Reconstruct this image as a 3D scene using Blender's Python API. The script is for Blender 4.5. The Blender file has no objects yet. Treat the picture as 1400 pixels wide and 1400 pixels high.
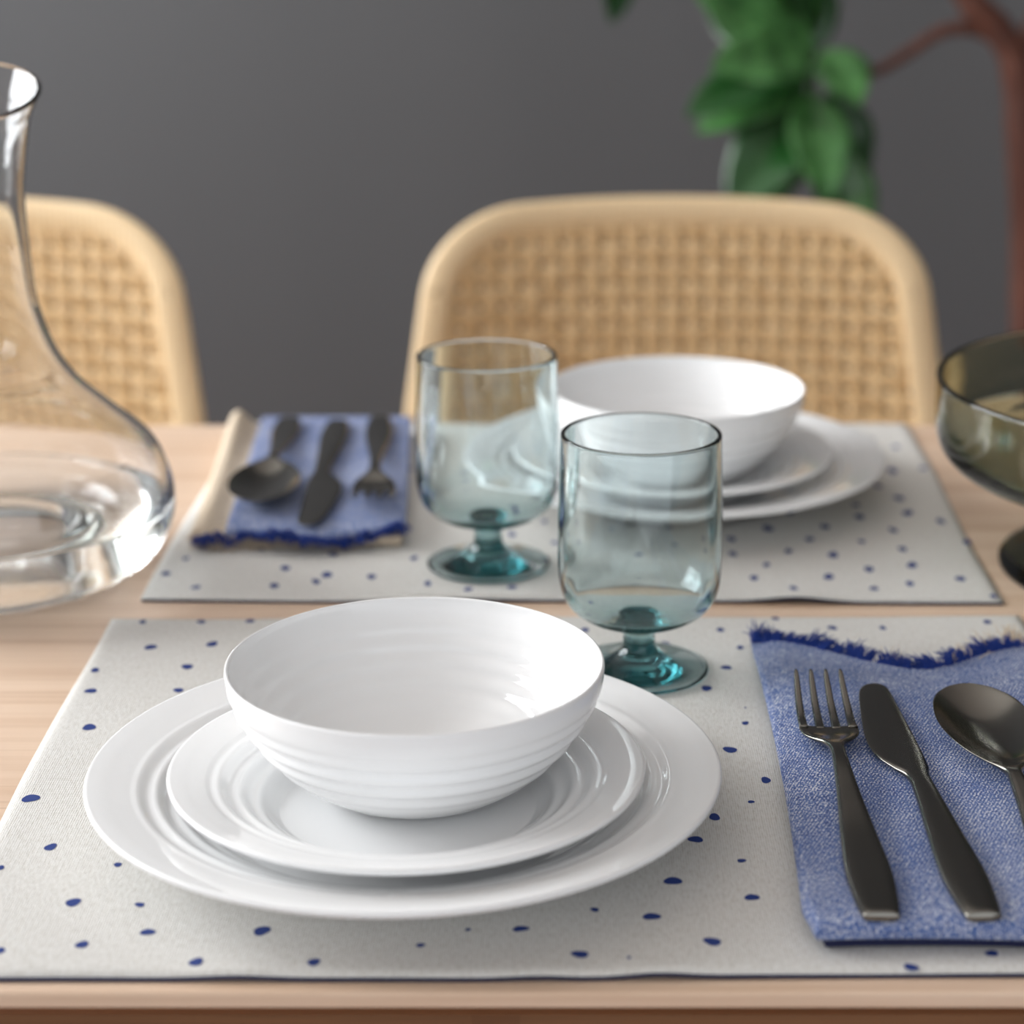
import bpy, bmesh, math, random
from mathutils import Vector, Matrix
R = math.radians
PI = math.pi
random.seed(7)
scene = bpy.context.scene
col = scene.collection
T = 0.74            # table top height
H = 0.385           # eye height above the table top
PITCH = R(17.57)
F = 3000.0          # focal length in pixels of the 1400 frame
CX, CY = 765.0, 700.0

# ------------------------------------------------------------------ helpers
def at(px, py, h):
    """point of the place seen at that pixel, h metres above the table top"""
    x = (px - CX) / F; y = (CY - py) / F
    d = Vector((x, math.cos(PITCH) + y * math.sin(PITCH), -math.sin(PITCH) + y * math.cos(PITCH)))
    k = (h - H) / d.z
    return Vector((0, 0, T + H)) + d * k

def at_y(px, py, yy):
    """point of the place seen at that pixel, at distance yy in front of the camera"""
    x = (px - CX) / F; y = (CY - py) / F
    d = Vector((x, math.cos(PITCH) + y * math.sin(PITCH), -math.sin(PITCH) + y * math.cos(PITCH)))
    return Vector((0, 0, T + H)) + d * (yy / d.y)

def mesh_obj(name, verts, faces, mats, parent=None, smooth=True, fm=None, loc=None):
    me = bpy.data.meshes.new(name)
    me.from_pydata([tuple(v) for v in verts], [], faces)
    for m in (mats if isinstance(mats, (list, tuple)) else [mats]):
        me.materials.append(m)
    if fm:
        for p, k in zip(me.polygons, fm): p.material_index = k
    if smooth:
        for p in me.polygons: p.use_smooth = True
    me.update()
    o = bpy.data.objects.new(name, me)
    col.objects.link(o)
    if parent is not None: o.parent = parent
    if loc is not None: o.location = loc
    return o

def tag(o, label=None, cat=None, group=None, kind=None):
    if label: o['label'] = label
    if cat: o['category'] = cat
    if group: o['group'] = group
    if kind: o['kind'] = kind
    return o

def empty(name, loc=(0, 0, 0), rz=0.0):
    o = bpy.data.objects.new(name, None)
    o.empty_display_size = 0.02
    o.location = loc; o.rotation_euler = (0, 0, rz)
    col.objects.link(o)
    return o

def copy_tree(o, parent=None):
    c = o.copy(); col.objects.link(c); c.parent = parent
    for ch in [k for k in bpy.data.objects if k.parent == o]:
        copy_tree(ch, c)
    return c

class MB:
    def __init__(s): s.v = []; s.f = []; s.m = []
    def add(s, v, f, m=0):
        n = len(s.v); s.v += [Vector(p) for p in v]
        s.f += [tuple(i + n for i in q) for q in f]; s.m += [m] * len(f)
    def box(s, lo, hi, m=0):
        x0, y0, z0 = lo; x1, y1, z1 = hi
        s.add([(x0,y0,z0),(x1,y0,z0),(x1,y1,z0),(x0,y1,z0),(x0,y0,z1),(x1,y0,z1),(x1,y1,z1),(x0,y1,z1)],
              [(0,3,2,1),(4,5,6,7),(0,1,5,4),(1,2,6,5),(2,3,7,6),(3,0,4,7)], m)
    def tube(s, pts, rad, n=10, m=0, caps=True, squash=1.0, up=None):
        pts = [Vector(p) for p in pts]
        if not hasattr(rad, '__len__'): rad = [rad] * len(pts)
        v = []; f = []
        prev = None
        for i, p in enumerate(pts):
            t = (pts[min(i+1, len(pts)-1)] - pts[max(i-1, 0)]).normalized()
            if prev is None:
                a = Vector(up) if up else (Vector((0,0,1)) if abs(t.z) < .9 else Vector((1,0,0)))
            else: a = prev
            a = (a - t * a.dot(t)).normalized(); prev = a
            b = t.cross(a)
            for k in range(n):
                an = 2*PI*k/n
                v.append(p + (a*math.cos(an)*squash + b*math.sin(an)) * rad[i])
        for i in range(len(pts)-1):
            for k in range(n):
                f.append((i*n+k, i*n+(k+1)%n, (i+1)*n+(k+1)%n, (i+1)*n+k))
        if caps:
            f.append(tuple(range(n-1, -1, -1))); f.append(tuple((len(pts)-1)*n+k for k in range(n)))
        s.add(v, f, m)
    def obj(s, name, mats, parent=None, smooth=True, loc=None):
        return mesh_obj(name, s.v, s.f, mats, parent, smooth, s.m, loc)

def catmull(pts, n=6):
    """smooth interpolation of tuples"""
    P = [tuple(p) for p in pts]
    out = []
    for i in range(len(P)-1):
        p0 = P[max(i-1,0)]; p1 = P[i]; p2 = P[i+1]; p3 = P[min(i+2,len(P)-1)]
        for k in range(n):
            t = k/n
            out.append(tuple(.5*((2*b)+(-a+c)*t+(2*a-5*b+4*c-d)*t*t+(-a+3*b-3*c+d)*t**3)
                             for a,b,c,d in zip(p0,p1,p2,p3)))
    out.append(P[-1])
    return out

def lathe(name, prof, mat, n=160, parent=None, loc=None, warp=None):
    """closed profile (r,z); points with r=0 at both ends become poles"""
    v = []; f = []; rings = []
    for r, z in prof:
        if r < 1e-6:
            rings.append([len(v)]); v.append((0, 0, z))
        else:
            rings.append(list(range(len(v), len(v)+n)))
            for k in range(n):
                a = 2*PI*k/n
                v.append((r*math.cos(a), r*math.sin(a), z))
    for A, B in zip(rings, rings[1:]):
        if len(A) == 1 and len(B) == 1: continue
        for k in range(n):
            k2 = (k+1) % n
            if len(A) == 1: f.append((A[0], B[k2], B[k]))
            elif len(B) == 1: f.append((A[k], A[k2], B[0]))
            else: f.append((A[k], A[k2], B[k2], B[k]))
    if warp: v = [warp(p) for p in v]
    o = mesh_obj(name, v, f, mat, parent, True, None, loc)
    bm = bmesh.new(); bm.from_mesh(o.data); bmesh.ops.recalc_face_normals(bm, faces=bm.faces[:])
    bm.to_mesh(o.data); bm.free()
    return o

# ------------------------------------------------------------------ materials
def srgb(r, g, b):
    def c(u):
        u /= 255.0
        return u/12.92 if u <= .04045 else ((u+.055)/1.055)**2.4
    return (c(r), c(g), c(b), 1)

def mat(name, base=(.8,.8,.8,1), rough=.5, **kw):
    m = bpy.data.materials.new(name); m.use_nodes = True
    b = m.node_tree.nodes['Principled BSDF']
    b.inputs['Base Color'].default_value = base
    b.inputs['Roughness'].default_value = rough
    for k, v in kw.items():
        b.inputs[k.replace('_', ' ')].default_value = v
    return m
def nodes(m): return m.node_tree.nodes, m.node_tree.links, m.node_tree.nodes['Principled BSDF']
def coord(m, scale=(1,1,1), rot=(0,0,0)):
    N, L, B = nodes(m)
    tc = N.new('ShaderNodeTexCoord'); mp = N.new('ShaderNodeMapping')
    mp.inputs['Scale'].default_value = scale; mp.inputs['Rotation'].default_value = rot
    L.new(tc.outputs['Object'], mp.inputs['Vector'])
    return mp.outputs['Vector']
def noise(m, vec, scale, detail=3, rough=.5):
    N, L, B = nodes(m)
    n = N.new('ShaderNodeTexNoise'); n.inputs['Scale'].default_value = scale
    n.inputs['Detail'].default_value = detail; n.inputs['Roughness'].default_value = rough
    L.new(vec, n.inputs['Vector']); return n.outputs['Fac']
def wave(m, vec, scale, dist=0, axis='X', dscale=1.0):
    N, L, B = nodes(m)
    n = N.new('ShaderNodeTexWave'); n.bands_direction = axis
    n.inputs['Scale'].default_value = scale; n.inputs['Distortion'].default_value = dist
    n.inputs['Detail Scale'].default_value = dscale
    L.new(vec, n.inputs['Vector']); return n.outputs['Fac']
def ramp(m, fac, stops):
    N, L, B = nodes(m)
    r = N.new('ShaderNodeValToRGB'); L.new(fac, r.inputs['Fac'])
    while len(r.color_ramp.elements) < len(stops): r.color_ramp.elements.new(.5)
    for e, (p, c) in zip(r.color_ramp.elements, stops):
        e.position = p; e.color = c
    return r.outputs['Color']
def mix(m, a, b, fac, mode='MIX'):
    N, L, B = nodes(m)
    x = N.new('ShaderNodeMix'); x.data_type = 'RGBA'; x.blend_type = mode
    for s, v in ((x.inputs[0], fac), (x.inputs[6], a), (x.inputs[7], b)):
        if hasattr(v, 'is_linked') or hasattr(v, 'links'): L.new(v, s)
        else: s.default_value = v
    return x.outputs[2]
def math_(m, op, a, b):
    N, L, B = nodes(m)
    x = N.new('ShaderNodeMath'); x.operation = op
    for s, v in ((x.inputs[0], a), (x.inputs[1], b)):
        if hasattr(v, 'links'): L.new(v, s)
        else: s.default_value = v
    return x.outputs[0]
def bump(m, h, strength, dist):
    N, L, B = nodes(m)
    x = N.new('ShaderNodeBump'); x.inputs['Strength'].default_value = strength
    x.inputs['Distance'].default_value = dist
    L.new(h, x.inputs['Height']); L.new(x.outputs['Normal'], B.inputs['Normal'])
def setcol(m, c):
    N, L, B = nodes(m); L.new(c, B.inputs['Base Color'])

# porcelain
M_porc = mat('white_porcelain', (.855, .858, .858, 1), .06)
M_porc.node_tree.nodes['Principled BSDF'].inputs['IOR'].default_value = 1.5

# table wood, boards and grain run along X
def wood(name, light, mid, dark, rough=.42, boards=9.0):
    m = mat(name, light, rough)
    v = coord(m, (1.0, 30, 30))
    g = noise(m, v, 2.2, 6, .62)
    c1 = ramp(m, g, [(.30, dark), (.50, mid), (.72, light)])
    v2 = coord(m, (1.2, 170, 170))
    g2 = noise(m, v2, 1.6, 3, .5)
    c2 = ramp(m, g2, [(.32, (.74, .66, .58, 1)), (.5, (1, 1, 1, 1))])
    c = mix(m, c1, c2, .35, 'MULTIPLY')
    v3 = coord(m, (.6, boards, 1))
    N, L, B = nodes(m)
    vr = N.new('ShaderNodeTexBrick')
    vr.offset = .37; vr.inputs['Scale'].default_value = 1.0
    vr.inputs['Brick Width'].default_value = .9; vr.inputs['Row Height'].default_value = 1.0
    vr.inputs['Mortar Size'].default_value = .006
    vr.inputs['Color1'].default_value = (1, 1, 1, 1); vr.inputs['Color2'].default_value = (.90, .87, .84, 1)
    vr.inputs['Mortar'].default_value = (.78, .70, .62, 1)
    L.new(v3, vr.inputs['Vector'])
    c = mix(m, c, vr.outputs['Color'], .8, 'MULTIPLY')
    setcol(m, c)
    bump(m, g2, .12, .0004)
    return m
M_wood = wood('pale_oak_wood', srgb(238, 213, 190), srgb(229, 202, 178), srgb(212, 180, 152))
M_wood_shaded = wood('oak_shaded_wood', srgb(150, 108, 72), srgb(136, 96, 62), srgb(116, 80, 50))  # same oak, colour darkened to paint in the shade on the front edge
M_floor = wood('reddish_floor_wood', srgb(160, 110, 82), srgb(146, 98, 72), srgb(124, 80, 56), .45, 7.0)

# placemat cotton
M_mat = mat('offwhite_cotton', srgb(238, 236, 230), .85)
v = coord(M_mat)
wv = wave(M_mat, v, 330, 1.2, 'X', 4.0); wh = wave(M_mat, v, 260, 1.2, 'Y', 4.0)
wf = math_(M_mat, 'MULTIPLY', wv, wh)
fuzz = noise(M_mat, coord(M_mat, (900, 260, 900)), 1.0, 2)
tot = math_(M_mat, 'ADD', wf, fuzz)
setcol(M_mat, ramp(M_mat, tot, [(.25, srgb(186, 181, 172)), (.6, srgb(212, 210, 205)), (1.0, srgb(224, 223, 220))]))
bump(M_mat, tot, .5, .0004)
M_dot = mat('navy_print', srgb(26, 52, 122), .85)
M_navy = mat('navy_cotton_backing', srgb(26, 30, 66), .9)

# blue chambray
def denim(name, dark, mid, light):
    m = mat(name, mid, .9)
    v = coord(m, (1, 1, 1), (0, 0, R(24)))
    w1 = wave(m, v, 230, 3.5, 'X', 14.0)
    n1 = noise(m, coord(m, (1450, 820, 900)), 1.0, 1, .5)
    n2 = noise(m, coord(m, (40, 40, 40)), 1.0, 3, .5)
    s = math_(m, 'ADD', math_(m, 'MULTIPLY', w1, .22), math_(m, 'MULTIPLY', n1, 1.02))
    s = math_(m, 'ADD', s, math_(m, 'MULTIPLY', n2, .22))
    setcol(m, ramp(m, s, [(.46, dark), (.66, mid), (.76, mid), (.92, light)]))
    bump(m, s, .6, .0006)
    m.node_tree.nodes['Principled BSDF'].inputs['Sheen Weight'].default_value = .08
    return m
M_denim = denim('blue_chambray', srgb(20, 40, 100), srgb(78, 104, 160), srgb(212, 213, 220))
M_fringe = mat('deep_blue_thread', srgb(24, 54, 134), .9)
M_beige = mat('beige_linen', srgb(214, 198, 176), .9)
v = coord(M_beige); w_ = noise(M_beige, coord(M_beige, (900, 500, 900)), 1.0, 2)
setcol(M_beige, ramp(M_beige, w_, [(.3, srgb(180, 160, 134)), (.7, srgb(224, 210, 190))])); bump(M_beige, w_, .5, .0005)

# cutlery
M_steel = mat('black_steel', (.20, .19, .17, 1), .2, Metallic=1.0)
g = noise(M_steel, coord(M_steel, (60, 18, 60)), 1.0, 3)
N_, L_, B_ = nodes(M_steel)
mr = N_.new('ShaderNodeMapRange'); mr.inputs['To Min'].default_value = .16; mr.inputs['To Max'].default_value = .21
L_.new(g, mr.inputs['Value']); L_.new(mr.outputs['Result'], B_.inputs['Roughness'])

# glass: clear surface, colour from absorption in the body
def glass(name, color=None, dens=0.0, ior=1.46, rough=0.0):
    m = bpy.data.materials.new(name); m.use_nodes = True
    N = m.node_tree.nodes; L = m.node_tree.links
    for n in list(N): N.remove(n)
    o = N.new('ShaderNodeOutputMaterial'); g = N.new('ShaderNodeBsdfGlass')
    g.inputs['IOR'].default_value = ior; g.inputs['Roughness'].default_value = rough
    g.inputs['Color'].default_value = (1, 1, 1, 1)
    L.new(g.outputs['BSDF'], o.inputs['Surface'])
    if color:
        a = N.new('ShaderNodeVolumeAbsorption'); a.inputs['Color'].default_value = color
        a.inputs['Density'].default_value = dens
        L.new(a.outputs['Volume'], o.inputs['Volume'])
    return m
M_teal = glass('teal_tinted_glass', (.30, .60, .62, 1), 108.0)
M_olive = glass('smoky_olive_glass', (.42, .46, .22, 1), 270.0)
M_clear = glass('clear_glass', (.72, .86, .80, 1), 9.0, 1.5)
M_water = glass('water', None, 0, 1.33)

# rattan
def rattan(name, ax):
    m = mat(name, srgb(214, 178, 122), .5)
    v = coord(m)
    w1 = wave(m, v, 90, .4, ax)
    n = noise(m, coord(m, (60, 60, 60)), 1.0, 2)
    c1 = ramp(m, w1, [(.0, srgb(196, 156, 104)), (.55, srgb(234, 205, 158))])
    c2 = ramp(m, n, [(.3, (.78, .70, .60, 1)), (.6, (1, 1, 1, 1))])
    setcol(m, mix(m, c1, c2, .6, 'MULTIPLY'))
    bump(m, w1, .5, .001)
    return m
M_ratv = rattan('rattan_upright', 'X'); M_rath = rattan('rattan_cross', 'Z')
M_ratf = rattan('rattan_wrap', 'X')
M_cleg = mat('chair_leg_wood', srgb(190, 150, 100), .45)

# plant
M_leaf = mat('leaf_green', srgb(46, 100, 44), .24)
n = noise(M_leaf, coord(M_leaf, (30, 30, 30)), 1.0, 3)
setcol(M_leaf, ramp(M_leaf, n, [(.3, srgb(36, 80, 34)), (.7, srgb(86, 144, 78))]))
M_leafd = mat('leaf_dark_green', srgb(28, 72, 28), .28)
M_bark = mat('reddish_bark', srgb(90, 52, 38), .75)
n = noise(M_bark, coord(M_bark, (80, 80, 14)), 1.0, 4)
setcol(M_bark, ramp(M_bark, n, [(.3, srgb(66, 34, 25)), (.7, srgb(100, 58, 42))])); bump(M_bark, n, .6, .003)
M_pot = mat('grey_pot', srgb(130, 128, 124), .6)
M_soil = mat('soil', srgb(52, 40, 30), .95)

# room
M_wall = mat('grey_wall_paint', srgb(122, 122, 124), .8)
n = noise(M_wall, coord(M_wall, (2.0, 1, .25)), 1.0, 2)
setcol(M_wall, ramp(M_wall, n, [(.3, srgb(78, 79, 81)), (.7, srgb(87, 88, 90))]))
M_white = mat('white_wall_paint', srgb(232, 230, 226), .8)
M_frame = mat('white_window_paint', srgb(240, 240, 238), .4)

# ------------------------------------------------------------------ room
X0, X1, Y0, Y1, Z1 = -2.0, 2.4, -1.6, 3.35, 2.6
def struct(name, lo, hi, m, smooth=False):
    b = MB(); b.box(lo, hi); o = b.obj(name, m, None, smooth); o['kind'] = 'structure'; return o
struct('floor', (X0, Y0, -.05), (X1, Y1, 0), M_floor)
struct('ceiling', (X0, Y0, Z1), (X1, Y1, Z1+.05), M_white)
struct('wall_back', (X0, Y1, 0), (X1, Y1+.1, Z1), M_wall)
struct('wall_right', (X1, Y0, 0), (X1+.1, Y1+.1, Z1), M_wall)
WY0, WY1, WZ0, WZ1 = .8, 3.0, .95, 2.3
b = MB()
b.box((X0-.1, Y0, 0), (X0, WY0, Z1)); b.box((X0-.1, WY1, 0), (X0, Y1+.1, Z1))
b.box((X0-.1, WY0, 0), (X0, WY1, WZ0)); b.box((X0-.1, WY0, WZ1), (X0, WY1, Z1))
o = b.obj('wall_left', M_white, None, False); o['kind'] = 'structure'
b = MB()
fw = .05
b.box((X0-.08, WY0, WZ0), (X0+.01, WY0+fw, WZ1)); b.box((X0-.08, WY1-fw, WZ0), (X0+.01, WY1, WZ1))
b.box((X0-.08, WY0+fw, WZ0), (X0+.01, WY1-fw, WZ0+fw)); b.box((X0-.08, WY0+fw, WZ1-fw), (X0+.01, WY1-fw, WZ1))
for k in (1, 2):
    yy = WY0 + (WY1-WY0)*k/3
    b.box((X0-.07, yy-.03, WZ0+fw), (X0, yy+.03, WZ1-fw))
o = b.obj('window_1', M_frame, None, False); o['kind'] = 'structure'
b = MB(); b.box((X0, Y1-.015, 0), (X1, Y1, .09)); o = b.obj('baseboard_back', M_frame, None, False); o['kind'] = 'structure'

# ------------------------------------------------------------------ table
TY0, TY1, TX0, TX1 = .6685, 1.408, -1.0, .95
tb = empty('dining_table', ((TX0+TX1)/2, (TY0+TY1)/2, 0))
tag(tb, 'pale oak dining table with rounded front edge under both place settings', 'table')
tb_l = Vector(tb.location)
def slab(x0, x1, sec):
    """sweep of a (y,z) section along X"""
    n = len(sec); v = [(x0, y, z) for y, z in sec] + [(x1, y, z) for y, z in sec]
    f = [(i, (i+1) % n, n+(i+1) % n, n+i) for i in range(n)] + [tuple(range(n-1, -1, -1)), tuple(range(n, 2*n))]
    return v, f
sec = []
for yc, zc, a0, a1, r in ((TY0+.0014, T-.0014, 180, 90, .0014), (TY1-.0014, T-.0014, 90, 0, .0014)):
    for k in range(5):
        a = R(a0 + (a1-a0)*k/4); sec.append((yc + r*math.cos(a), zc + r*math.sin(a)))
sec += [(TY1, T-.010), (TY1-.03, T-.026), (TY0+.03, T-.026), (TY0+.005, T-.0085), (TY0, T-.0055)]
v, f = slab(TX0, TX1, sec)
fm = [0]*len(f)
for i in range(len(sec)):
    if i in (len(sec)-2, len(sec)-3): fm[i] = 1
mesh_obj('tabletop', [Vector(p)-tb_l for p in v], f, [M_wood, M_wood_shaded], tb, False, fm)
b = MB()
for y in (TY0+.09, TY1-.11): b.box((TX0+.12, y, T-.086), (TX1-.12, y+.02, T-.0262))
for x in (TX0+.10, TX1-.12): b.box((x, TY0+.09, T-.086), (x+.02, TY1-.09, T-.0262))
b.v = [p - tb_l for p in b.v]; b.obj('apron', M_wood_shaded, tb, False)
for x in (TX0+.07, TX1-.13):
    for y in (TY0+.06, TY1-.12):
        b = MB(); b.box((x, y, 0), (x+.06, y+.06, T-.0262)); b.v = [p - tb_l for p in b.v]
        b.obj('leg', M_wood_shaded, tb, False)

# ------------------------------------------------------------------ placemats
def placemat(name, bl, br, fr, fl, dots, label, wav, seed, near=True):
    """corners are points on the table; dots are (x, y, a, b, angle) in mat metres from the centre"""
    rnd = random.Random(seed)
    c = (bl+br+fr+fl)/4; c.z = T
    nx, ny = 120, 90
    def plan(s, t):
        p = fl.lerp(fr, s).lerp(bl.lerp(br, s), t) - c
        # soft edge wobble
        e = .0008*math.sin(s*9+seed) * (1 if near else 1.6)
        p.y += e * (1-2*t) ; p.x += .0010*math.sin(t*7+seed)
        return p
    def hz(s, t):
        z = .0009 + wav(s)*math.exp(-t/.028)
        z += .00025*math.sin(s*23+t*5)*math.sin(t*17+s*3)
        return z
    th = .0013
    v = []; f = []
    for j in range(ny+1):
        for i in range(nx+1):
            s, t = i/nx, j/ny; p = plan(s, t)
            ed = min(s, 1-s)*.457; et = min(t, 1-t)*.355; e = min(ed, et)
            rnd_e = th * (math.sqrt(max(0, 1-(1-min(e/.0015, 1))**2)) if e < .0015 else 1)
            v.append((p.x, p.y, hz(s, t) + max(rnd_e, .0002)))
    nn = len(v)
    for j in range(ny+1):
        for i in range(nx+1):
            s, t = i/nx, j/ny; p = plan(s, t); v.append((p.x, p.y, hz(s, t)))
    W = nx+1
    for j in range(ny):
        for i in range(nx):
            a = j*W+i
            f.append((a, a+1, a+W+1, a+W)); f.append((nn+a, nn+a+W, nn+a+W+1, nn+a+1))
    for i in range(nx):
        a = i; f.append((a, nn+a, nn+a+1, a+1)); a = ny*W+i; f.append((a, a+1, nn+a+1, nn+a))
    for j in range(ny):
        a = j*W; f.append((a, a+W, nn+a+W, nn+a)); a = j*W+nx; f.append((a, nn+a, nn+a+W, a+W))
    fm = [0]*len(f)
    # printed dots
    bx = (br-bl); by = (bl-fl)
    for (px, py, ra, rb, an) in dots:
        # local parameters of the dot centre
        q = Vector((px, py, 0))
        n0 = len(v)
        k = 14; ph = rnd.random()*6
        pts = []
        for i in range(k):
            a = 2*PI*i/k
            rr = 1 + .10*math.sin(2*a+ph) + .08*math.sin(3*a+ph*2)
            x = ra*rr*math.cos(a); y = rb*rr*math.sin(a)
            pts.append(q + Vector((x*math.cos(an)-y*math.sin(an), x*math.sin(an)+y*math.cos(an), 0)))
        ok = True; ring = []
        for p in [q]+pts:
            w = p + c
            t = (w.y - fl.y)/(bl.y-fl.y)
            L_ = fl.lerp(bl, t); R__ = fr.lerp(br, t)
            s = (w.x-L_.x)/(R__.x-L_.x)
            t = (w.y - fl.lerp(fr, s).y)/(bl.lerp(br, s).y - fl.lerp(fr, s).y)
            if not (-.001 < s < 1.001 and -.001 < t < 1.001): ok = False; break
            e = min(min(s, 1-s)*.457, min(t, 1-t)*.355)
            ring.append((p.x, p.y, hz(s, t)+th+.00012))
        if not ok: continue
        v += ring
        for i in range(k): f.append((n0, n0+1+i, n0+1+(i+1) % k)); fm.append(1)
    o = mesh_obj('placemat', v, f, [M_mat, M_dot], None, True, fm, c)
    tag(o, label, 'placemat', 'dotted cloth placemats on the table')
    # navy underside
    ts = [-.0035, .001, .004, .01, .02, .035, .055, .08, .12, .2, .4, .7, 1.0]
    v2 = []; f2 = []
    nt = len(ts)
    for z0 in (0, 1):
        for t in ts:
            for i in range(nx+1):
                s = i/nx; p = plan(min(max(s, .002), .998), t)
                h = hz(s, max(t, 0))
                v2.append((p.x, p.y, h - (.00075 if z0 == 0 else .00006)))
    for z0 in (0, 1):
        for j in range(nt-1):
            for i in range(nx):
                a = (z0*nt+j)*W+i
                f2.append((a, a+1, a+W+1, a+W) if z0 else (a, a+W, a+W+1, a+1))
    K = nt*W
    for i in range(nx):
        f2.append((i, i+1, K+i+1, K+i)); a = (nt-1)*W+i; f2.append((a+1, a, K+a, K+a+1))
    for j in range(nt-1):
        a = j*W; f2.append((a, K+a, K+a+W, a+W)); a += nx; f2.append((a, a+W, K+a+W, K+a))
    u = mesh_obj('backing', v2, f2, M_navy, o, False); u['label'] = 'navy blue underside of the placemat'
    return o

def dots_from(pix, c, h=.0025, k=1.0):
    out = []
    for (px, py, w, hh) in pix:
        p = at(px, py, h) - c
        zc = 1.0/ (F) * ((at(px, py, h)-Vector((0, 0, T+H))).dot(Vector((0, math.cos(PITCH), -math.sin(PITCH)))))
        ang = math.atan2(T+H-(T+h), at(px, py, h).y)
        out.append((p.x, p.y, w*zc/2*k, hh*zc/2/math.sin(ang)*k, random.uniform(-.3, .3)))
    return out
HM = .0022
nbl, nbr = at(150, 843, HM), at(1396, 847, HM)
fy = (at(0, 1335, HM).y + at(1400, 1329, HM).y)/2
wnear = nbr.x - nbl.x
yawn = (at(1400, 1329, HM).y-at(0, 1335, HM).y)/(at(1400, 1329, HM).x-at(0, 1335, HM).x)
e_x = Vector((math.cos(yawn), math.sin(yawn), 0)); e_y = Vector((-math.sin(yawn), math.cos(yawn), 0))
fl = nbl - e_y*.354; fr = fl + e_x*wnear
nbr = nbl + e_x*wnear
# shift so that the front edge sits where the photo has it
sh = at(0, 1335, HM).y - (fl.y + (at(0, 1335, HM).x-fl.x)*math.tan(yawn))
fl.y += sh; fr.y += sh; nbl.y += 0
near_pix = [(206,884,16,7),(290,880,16,7),(130,915,12,6),(124,944,16,7),(256,911,16,7),(244,943,14,6),(122,994,20,8),
    (70,969,8,5),(42,1091,22,11),(4,1120,18,10),(69,1157,17,9),(161,1182,11,6),(1,1185,10,6),(100,1233,21,11),(191,1236,14,6),
    (295,1218,16,8),(202,1273,20,9),(112,1291,20,9),(268,1315,21,11),(358,1272,22,13),(429,1316,18,10),(0,1300,14,9),
    (195,850,10,5),(275,849,12,5),(342,848,12,5),(497,1252,22,8),(575,1292,12,6),(712,1269,22,8),(813,1243,12,6),(793,1304,24,10),
    (891,1252,24,10),(920,1203,24,11),(1028,1226,20,9),(974,1287,25,11),(951,1147,20,9),(1014,1176,12,5),(977,1116,16,9),
    (998,1025,20,8),(1047,1066,14,8),(1027,1095,9,4),(1019,988,10,5),(1019,967,3,2),(966,940,14,8),(993,912,14,6),(1012,884,10,5),
    (910,880,14,6),(908,915,12,6),(1138,858,12,6),(1207,858,10,5),(1350,850,12,5),(1357,893,10,5),(1246,1322,22,9),(1356,1303,20,8),
    (800,861,12,5),(700,850,12,5),(560,853,12,5),(470,850,12,5),(400,860,12,6),(985,860,12,5),(1060,845,10,4),
    (640,1270,8,4),(860,1310,6,4)]
cn = (nbl+nbr+fr+fl)/4; cn.z = T
near_dots = dots_from(near_pix, cn)
# the hidden stretch under the plates and the napkin, and off to the sides, carries the same print
rr = random.Random(5)
for i in range(60):
    x, y = rr.uniform(-.21, .21), rr.uniform(-.17, .17)
    w = Vector((cn.x+x, cn.y+y, 0))
    hid = (w.x+.061)**2+(w.y-.80)**2 < .10**2 or (.10 < w.x < .22 and .70 < w.y < .93) or w.x > .225
    if hid and all((x-d[0])**2+(y-d[1])**2 > .03**2 for d in near_dots):
        near_dots.append((x, y, rr.uniform(.0018, .0034), rr.uniform(.0016, .003), rr.random()))
def wav_near(s):
    # small lifts of the front hem
    return .0004 + .0010*math.exp(-((s-.24)/.035)**2) + .0009*math.exp(-((s-.47)/.03)**2) + .0013*math.exp(-((s-.56)/.03)**2)
placemat('placemat', nbl, nbr, fr, fl, near_dots,
         'front dotted off-white cloth placemat under the large plate and the nearer blue napkin', wav_near, 1)

ffl, ffr, fbr = at(192, 816, HM), at(1373, 822, HM), at(1237, 578, HM)
ffr.y = (ffr.y+ffl.y)/2-.002; ffl.y = ffr.y+.004
fbr.x = ffr.x+.003
fbl = Vector((ffl.x+.004, fbr.y+.004, ffl.z))
cf = (fbl+fbr+ffr+ffl)/4; cf.z = T
far_pix = [(447,785,16,10),(390,776,16,8),(456,757,16,8),(375,800,16,8),(432,794,14,8),(508,788,14,8),(566,762,12,7),(585,798,12,8),(268,803,14,7),
    (227,784,14,8),(254,763,12,6),(357,750,12,6),(1050,722,18,9),(1128,720,16,8),(1175,706,16,8),(1107,737,14,7),(1078,753,14,7),(1139,758,18,9),(1031,790,14,8),
    (1133,788,18,9),(1048,772,12,7),(1188,777,16,9),(1247,772,18,9),(1244,797,14,8),(1195,804,14,7),(1234,750,14,8),(1241,701,18,8),(1229,681,16,8),
    (1220,643,16,9),(1200,664,14,7),(1221,724,14,8),(1286,712,14,8),(1313,791,16,8),(1322,740,14,7),(1178,740,12,6),(1002,757,14,8),(1085,805,14,7),
    (1262,640,12,6),(1290,668,12,6),(700,802,14,7),(640,806,14,7),(745,770,14,7),(1000,736,14,8),(1170,690,12,6),(1080,700,14,7),
    (1190,600,12,5),(1225,610,12,5),(700,730,14,7),(560,640,12,6),(1358,815,12,6),(1300,640,12,6)]
far_dots = dots_from(far_pix, cf, .0025, .85)
rr = random.Random(9)
for i in range(400):
    x, y = rr.uniform(-.22, .22), rr.uniform(-.17, .17)
    w = Vector((cf.x+x, cf.y+y, 0))
    hid = (w.x-.067)**2+(w.y-1.249)**2 < .12**2 or (-.215 < w.x < -.085 and 1.15 < w.y < 1.375)
    if all((x-d[0])**2+(y-d[1])**2 > (.028 if hid else .042)**2 for d in far_dots):
        far_dots.append((x, y, rr.uniform(.0018, .0030), rr.uniform(.0018, .0030), rr.random()))
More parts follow.
